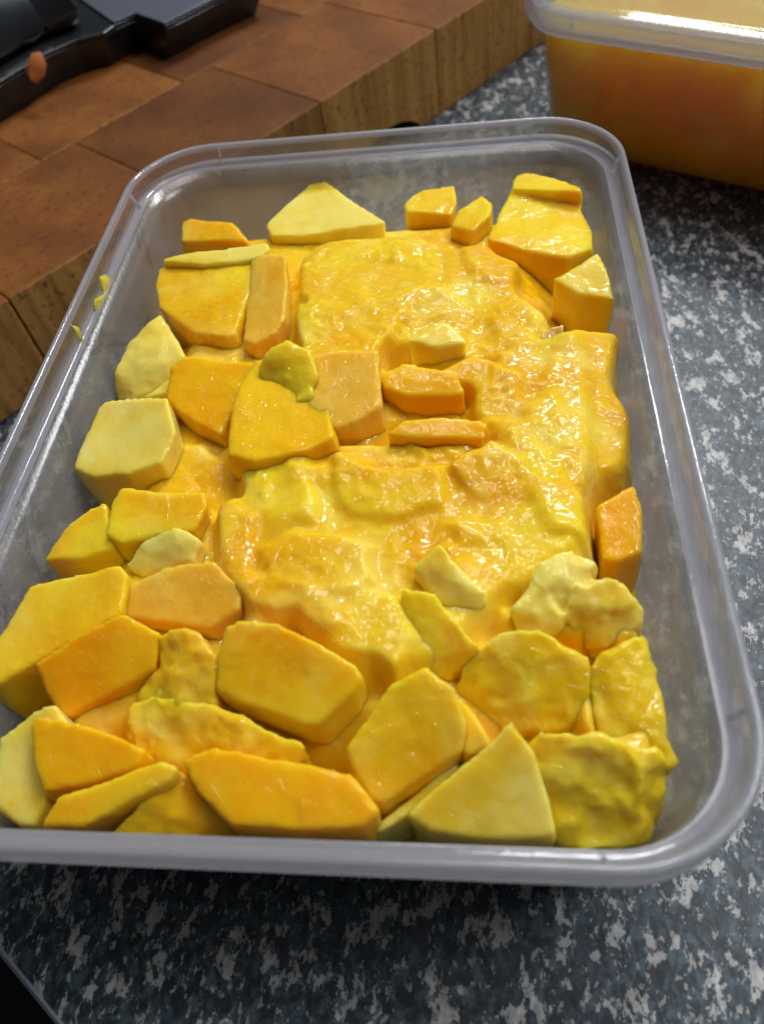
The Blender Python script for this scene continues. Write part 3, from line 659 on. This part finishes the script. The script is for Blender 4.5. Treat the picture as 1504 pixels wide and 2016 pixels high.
# ---- mashed flesh and juice that fills the tub between the pieces: one height field, closed down to the floor of the tub
def poly_sd(px, py, poly):
    d = np.full(px.shape, 1e9); inside = np.zeros(px.shape, dtype=bool); m = len(poly)
    for i in range(m):
        x0, y0 = poly[i]; x1, y1 = poly[(i + 1) % m]
        ex, ey = x1 - x0, y1 - y0; wx, wy = px - x0, py - y0
        t = np.clip((wx*ex + wy*ey)/(ex*ex + ey*ey + 1e-9), 0, 1)
        d = np.minimum(d, np.hypot(wx - ex*t, wy - ey*t))
        c = ((y0 > py) != (y1 > py)) & (px < (x1 - x0)*(py - y0)/((y1 - y0) if abs(y1 - y0) > 1e-9 else 1e-9) + x0)
        inside ^= c
    return np.where(inside, -d, d)
lumps = [
    ([(900, 790), (1040, 800), (1180, 960), (1190, 1080), (1060, 1060), (960, 880)], -6.2, 7),
    ([(440, 1180), (560, 1210), (700, 1290), (790, 1335), (890, 1310), (730, 1325), (560, 1245), (470, 1225)], -5.6, 6),
    ([(400, 980), (470, 940), (520, 1000), (520, 1190), (440, 1190), (400, 1100)], -5.9, 6),
    ([(450, 880), (620, 850), (760, 850), (960, 800), (1000, 860), (900, 920), (480, 960)], -7.4, 6),
    # outline in the photograph, height relative to the rim, softness of the edge (mm)
    ([(450, 930), (520, 900), (640, 880), (760, 890), (960, 870), (1060, 900), (1170, 1000), (1180, 1090), (1010, 1190), (945, 1255), (880, 1325), (790, 1345), (700, 1305), (560, 1220), (475, 1170), (440, 1040)], -7.2, 9),
    ([(572, 500), (620, 465), (760, 452), (890, 468), (960, 475), (1030, 510), (1035, 560), (1095, 605), (1100, 640), (1050, 720), (920, 720), (800, 690), (700, 690), (572, 690), (562, 600)], -7.6, 6),
    ([(1000, 650), (1100, 630), (1180, 640), (1200, 900), (1170, 1000), (1000, 900), (900, 820), (920, 720)], -7.0, 8),
    ([(330, 860), (452, 870), (452, 985), (400, 1012), (330, 975)], -13.5, 5),
    ([(400, 1000), (480, 960), (500, 1180), (440, 1160), (400, 1090)], -7.4, 6),
    ([(960, 1050), (1160, 1000), (1180, 1120), (1040, 1190), (960, 1180)], -8.5, 7),
    ([(1120, 1290), (1180, 1280), (1200, 1480), (1120, 1440)], -8.6, 5),
    ([(1150, 1420), (1310, 1400), (1315, 1500), (1160, 1490)], -10, 5),
    ([(1180, 1210), (1270, 1190), (1290, 1260), (1190, 1290)], -10.5, 5),
    ([(960, 1180), (1030, 1160), (1040, 1250), (960, 1250)], -9.5, 5),
    ([(420, 1380), (560, 1420), (560, 1520), (400, 1500)], -11, 5),
]
facets = [
    ([(905, 1345, -11), (990, 1242, -7.3), (1130, 1282, -7.6), (1290, 1240, -8.8), (1312, 1480, -12.2), (1180, 1460, -11.6), (1060, 1450, -12.4)], 5),
    ([(1050, 1465, -8.2), (1180, 1436, -6.8), (1300, 1452, -9.4), (1312, 1530, -12.2), (1270, 1650, -16.4), (1110, 1650, -15.8)], 5),
    ([(262, 1392, -10.4), (330, 1242, -6.2), (415, 1268, -6.8), (432, 1388, -9.4), (600, 1462, -9.9), (560, 1505, -12), (320, 1502, -12.6)], 4),
    ([(1000, 1190, -7.2), (1130, 1092, -5.4), (1275, 1182, -8.4), (1278, 1240, -11), (1130, 1275, -10.6), (1020, 1236, -9.6)], 5),
    ([(1098, 628, -7), (1218, 614, -7.5), (1237, 640, -8), (1243, 760, -9.5), (1264, 800, -10.5), (1262, 905, -12.5), (1252, 965, -14), (1170, 970, -10.5), (1080, 910, -8), (1020, 800, -6.2), (1050, 700, -5.8)], 8),
    # buried pieces that show as tilted planes under the mash: corners with their own heights, edge softness
    ([(575, 520, -7), (640, 462, -7.5), (770, 452, -8.5), (885, 470, -9), (860, 575, -6), (700, 630, -5.2), (590, 635, -5.4)], 4),
    ([(570, 590, -6), (700, 580, -5.2), (850, 545, -6), (800, 620, -5.4), (720, 725, -4.6), (570, 720, -4.6)], 2.5),
    ([(700, 600, -5), (850, 545, -5.5), (930, 575, -6), (945, 625, -8), (880, 640, -9), (760, 670, -8)], 2.5),
    ([(890, 480, -7), (960, 470, -7), (1030, 505, -7.5), (1020, 570, -8.5), (930, 560, -7.5)], 3),
    ([(960, 590, -7), (1050, 570, -7), (1095, 620, -7), (1040, 690, -6.5), (960, 690, -7.5)], 3),
    ([(820, 705, -5), (960, 690, -5), (1040, 720, -5.5), (1020, 800, -6.5), (930, 830, -7.5), (905, 760, -6)], 2.5),
    ([(1000, 780, -5.5), (1090, 720, -5.5), (1150, 820, -7), (1100, 900, -8), (1000, 880, -7)], 7),
    ([(860, 900, -4.5), (960, 835, -4), (1060, 890, -5.5), (1040, 990, -8), (930, 1000, -7)], 3),
    ([(620, 862, -5), (760, 890, -4.8), (880, 890, -4.8), (900, 1000, -6.5), (760, 1040, -6.5), (640, 1000, -6)], 5),
    ([(452, 905, -7.6), (520, 880, -6), (620, 862, -5), (640, 1010, -5.5), (540, 1060, -6), (460, 1010, -9)], 4),
    ([(480, 1060, -7), (620, 1010, -5), (760, 1050, -5), (760, 1150, -5), (600, 1200, -5.2), (500, 1150, -5.4)], 5),
    ([(575, 1130, -6), (690, 1120, -5), (790, 1150, -4.8), (860, 1250, -5.6), (780, 1340, -6.0), (690, 1300, -5.2), (570, 1225, -5.0)], 4),
    ([(1000, 1000, -7), (1120, 960, -6), (1175, 1020, -8), (1170, 1100, -11), (1060, 1110, -10), (1000, 1060, -9)], 3.5),
    ([(860, 1010, -5.5), (1000, 985, -6), (1010, 1080, -8), (900, 1090, -7)], 3.5),
    ([(430, 1120, -5.8), (560, 1100, -5), (720, 1180, -5), (760, 1290, -5.4), (560, 1225, -5.2), (450, 1205, -6)], 5),
    ([(335, 870, -12), (400, 850, -10), (450, 900, -11), (440, 970, -14), (340, 960, -14)], 3),
]
g = 0.42; OUT = 9
gx = np.arange(-54 - OUT*g, 54 + OUT*g + 1e-6, g); gy = np.arange(-80 - OUT*g, 80 + OUT*g + 1e-6, g)
X, Y = np.meshgrid(gx, gy); px, py = X.ravel(), Y.ravel()
ins_ = 6.0; qx_ = np.abs(px) - (HX - ins_ - 14); qy_ = np.abs(py) - (HY - ins_ - 14)
din = 14 - (np.hypot(np.maximum(qx_, 0), np.maximum(qy_, 0)) + np.minimum(np.maximum(qx_, qy_), 0))
kb = np.clip((din - 3)/17, 0, 1); kb = kb*kb*(3 - 2*kb)
acc = np.exp((-25.0 + 12.5*kb)/0.7)
hit = np.full(px.shape, -99.0)
for t_ in tops:
    t_ = np.array(t_); pl = np.linalg.lstsq(np.c_[t_[:, :2], np.ones(len(t_))], t_[:, 2] - RIM, rcond=None)[0]
    inn = poly_sd(px, py, [p[:2] for p in t_]) < 0
    hit = np.where(inn, np.maximum(hit, np.clip(pl[0]*px + pl[1]*py + pl[2], t_[:, 2].min() - RIM, t_[:, 2].max() - RIM)), hit)
def blur0(a, rad):
    a = a.reshape(X.shape); n_ = int(rad/g); kx = np.hanning(2*n_ + 3)[1:-1]; kx /= kx.sum()
    for ax in (0, 1):
        b = np.pad(a, [(n_, n_) if q_ == ax else (0, 0) for q_ in (0, 1)], mode='edge')
        a = sum(kx[i_]*(b[i_:i_ + a.shape[0], :] if ax == 0 else b[:, i_:i_ + a.shape[1]]) for i_ in range(2*n_ + 1))
    return a.ravel()
wgt = blur0((hit > -90).astype(float), 6.0)
fill = blur0(np.where(hit > -90, hit, 0.0), 6.0)/np.maximum(wgt, 1e-3) - 7.0 + 4.0*np.clip((din - 16)/18, 0, 1) + 1.6*fbm(np.stack([px, py, np.zeros_like(px)], 1)/6.5 + 23, 2)
kw_ = np.clip((din - 4)/7, 0, 1)
fill = np.where(wgt > 0.25, fill, -25.0)
fill = -25 + (fill + 25)*kw_
for gx_, gy_, rr, dp in ((120, 1402, 3.5, 7), (232, 1432, 3.5, 6), (430, 1285, 2.5, 5), (625, 1475, 3, 5), (902, 1345, 3.5, 8), (1055, 545, 4, 7), (930, 655, 3, 5),
                         (715, 1352, 3, 6), (300, 1545, 2.5, 5), (1205, 1282, 3, 5), (225, 1098, 2.5, 5), (470, 700, 2.5, 4), (840, 900, 2.5, 3), (345, 700, 2.5, 4), (330, 970, 2.5, 4)):
    c_ = un(gx_, gy_, RIM - 9); rr *= 1.15; fill = fill - (dp + 3)*np.exp(-((px - c_[0])**2 + (py - c_[1])**2)/(rr*rr))
acc += np.exp(fill/0.7)
for poly, z, soft in lumps:
    pts = [un(x, y, RIM + z)[:2] for x, y in poly]
    sd = poly_sd(px, py, pts)
    k = np.clip(0.5 - sd/soft, 0, 1); k = k*k*(3 - 2*k)
    acc += np.exp((-28 + (z + 28)*k)/0.7)
for corners, soft in facets:
    c3 = np.array([un(x, y, RIM + z) for x, y, z in corners])
    A_ = np.c_[c3[:, 0], c3[:, 1], np.ones(len(c3))]; co_ = np.linalg.lstsq(A_, c3[:, 2] - RIM, rcond=None)[0]
    jig = np.stack([px, py, np.zeros_like(px)], 1)
    sd = poly_sd(px + 1.6*perlin(jig/7 + 3), py + 1.6*perlin(jig/7 + 83), [c[:2] for c in c3])
    zz = co_[0]*px + co_[1]*py + co_[2]
    k = np.clip(0.5 - sd/soft, 0, 1); k = k*k*(3 - 2*k)
    acc += np.exp((-28 + (np.minimum(zz, -1.5) + 28)*k)/0.7)
h = 0.7*np.log(acc) - 0.3
def blur(a, rad):
    a = a.reshape(X.shape); n_ = int(rad/g)
    kx = np.hanning(2*n_ + 3)[1:-1]; kx /= kx.sum()
    for ax in (0, 1):
        pad = [(n_, n_) if q_ == ax else (0, 0) for q_ in (0, 1)]
        b = np.pad(a, pad, mode='edge'); a = sum(kx[i_]*(b[i_:i_ + a.shape[0], :] if ax == 0 else b[:, i_:i_ + a.shape[1]]) for i_ in range(2*n_ + 1))
    return a.ravel()
h0 = blur(h, 3.0)
rc = np.random.RandomState(11)
acc2 = np.exp(blur(h, 1.2)/0.18)
for _ in range(300):
    k_ = rc.randint(len(px))
    if h0[k_] < -11.5: continue
    cx_, cy2, a_, b_, th = px[k_], py[k_], rc.uniform(1.6, 6.0), rc.uniform(1.1, 3.4), rc.uniform(0, 3.14)
    near = np.where((np.abs(px - cx_) < 9) & (np.abs(py - cy2) < 9))[0]
    ux, uy = px[near] - cx_, py[near] - cy2
    jj = np.stack([px[near], py[near], np.zeros(len(near))], 1)
    ux = ux + 1.2*perlin(jj/3.0 + 7); uy = uy + 1.2*perlin(jj/3.0 + 61)
    d2_ = ((ux*math.cos(th) + uy*math.sin(th))/a_)**2 + ((uy*math.cos(th) - ux*math.sin(th))/b_)**2
    pk = rc.uniform(0.0, 0.85)
    acc2[near] += np.exp(np.clip(h0[near]*0.6 + h0[k_]*0.4 + pk - (pk + 1.2)*d2_, -60, 0)/0.18)
h = blur(0.18*np.log(acc2) - 0.1, 0.6)
P3 = np.stack([px, py, np.zeros_like(px)], 1)
wq = np.stack([perlin(P3/9 + 5), perlin(P3/9 + 55), np.zeros_like(px)], 1)
h += 0.35*fbm(P3/11 + 3 + 0.4*wq, 2)
tear = fbm(P3*np.array([1/3.6, 1/2.6, 1]) + 9 + 0.9*wq, 3)
h += 0.16*tear - 0.15*np.abs(perlin(P3/5.3 + 1.6*wq + 71))
fd_ = 0.5 + 0.9*perlin(P3/30 + 11)
q1_ = px*np.cos(fd_) + py*np.sin(fd_); q2_ = py*np.cos(fd_) - px*np.sin(fd_)
h += 0.13*fbm(np.stack([q1_/4.5, q2_/1.1, np.zeros_like(px)], 1) + 15, 2)*np.clip(0.4 + 1.5*perlin(P3/9 + 90), 0, 1)      # fibres
mz_ = np.clip(0.25 + 1.6*fbm(P3/12 + 61, 2), 0, 1)
h += 0.34*mz_*(fbm(P3/2.3 + 0.7*wq + 33, 2) - 0.35*np.abs(perlin(P3/1.5 + wq + 12)))      # broken mushy zones between smooth ones
h += 0.03*fbm(P3/0.95 + 40 + 0.8*wq, 2)
Z = RIM + h
S = 53.0
def inside_d(px, py, Zv):
    ins = wall_in(Zv) + 0.3; a = HX - ins; b = HY - ins; r = np.maximum(RAD - ins, 4)
    qx = np.abs(px) - (a - r); qy = np.abs(py) - (b - r)
    return np.hypot(np.maximum(qx, 0), np.maximum(qy, 0)) + np.minimum(np.maximum(qx, qy), 0) - r
dd = inside_d(px, py, Z)
o_ = np.clip(dd, 0, None)
Z2 = Z - np.minimum(o_/(OUT*g*0.8), 1.0)*(Z - 2.0)
P = wall_clamp(np.stack([px, py, Z2], 1), 0.3)
ny_, nx_ = X.shape
idx = np.arange(nx_*ny_).reshape(ny_, nx_)
F = np.stack([idx[:-1, :-1], idx[:-1, 1:], idx[1:, 1:], idx[1:, :-1]], -1).reshape(-1, 4)
keep = (dd[F].min(axis=1) < OUT*g*0.95)
F = F[keep]
used = np.unique(F); remap = -np.ones(len(P), dtype=int); remap[used] = np.arange(len(used))
pulp = mesh_obj('mango_pulp', P[used], remap[F], MAT['mash'])
tag(pulp, 'wet mashed mango pulp and juice filling the container between the pieces', 'mango pulp', kind='stuff')

chunk('small brownish bruised mash spot near the right wall', 'bruise', [(1062, 650, -6.3), (1085, 622, -5.4), (1112, 628, -5.6), (1105, 660, -6.6), (1075, 690, -7.4)], 3, soft=6, amp=1.3, rough=1.4, crown=0)

# ------------------------------------------------------------------ smears of pulp stuck to the plastic
def ray_x(x, y, X0):
    d = _f + _r*(x - IW/2)/FPX - _u*(y - IH/2)/FPX
    return CAM + d*((X0 - CAM[0])/d[0])
def smear(label, poly, X0, inward, mat='yellow', th=0.5):
    """thin uneven film on a side wall whose inner face lies at X0"""
    n = len(poly); pts = [ray_x(x, y, X0) for x, y in poly]
    fine = []
    for i in range(n):
        a, b = pts[i], pts[(i + 1) % n]
        for k in range(4):
            p = a + (b - a)*k/4; nn = perlin(np.array([p*0.9 + 3.1]))[0]
            fine.append(p + (p - np.mean(pts, axis=0))*0.25*nn)
    c = np.mean(fine, axis=0); V = []; F = []; m = len(fine)
    for sc_, h_ in ((1.0, 0.0), (0.92, 0.6), (0.6, 1.0)):
        for p in fine:
            q = c + (p - c)*sc_; q = q + np.array([inward*th*h_*(0.7 + 0.6*perlin(np.array([q*1.7]))[0]), 0, 0]); V.append(q)
    for r_ in range(2):
        for k in range(m): F.append([r_*m + k, r_*m + (k + 1) % m, (r_ + 1)*m + (k + 1) % m, (r_ + 1)*m + k])
    F.append([2*m + k for k in range(m)]); F.append(list(range(m))[::-1])
    o = mesh_obj('mango_smear', V, F, MAT[mat]); tag(o, label, 'smear', 'smears of mango on the plastic')
smear('largest yellow mango smear on the left rim band', [(196, 545), (215, 540), (227, 565), (214, 592), (196, 615), (184, 612), (186, 590), (203, 580)], -57.2, 1)
smear('thin hooked mango smear below the largest one on the left rim', [(139, 638), (156, 645), (163, 668), (157, 672), (150, 655)], -57.2, 1, th=0.3)

# orange scrap hanging over the lip of the black tray
sp = [(62, 106, 3.0), (82, 102, 2.6), (93, 128, 1.0), (90, 150, -1.5), (72, 168, -4.0), (62, 160, -3.5), (49, 138, -0.5), (58, 125, 1.5)]
spf = [U2(x, y, TZ + z) for x, y, z in sp]; bk_ = np.array([-1.0, 1.6, -0.4])
scrap = prism('food_scrap', [p + bk_ for p in spf], spf, MAT['scrap'], None, 0.45)
tag(scrap, 'orange red food scrap on the lip of the black tray', 'food scrap')
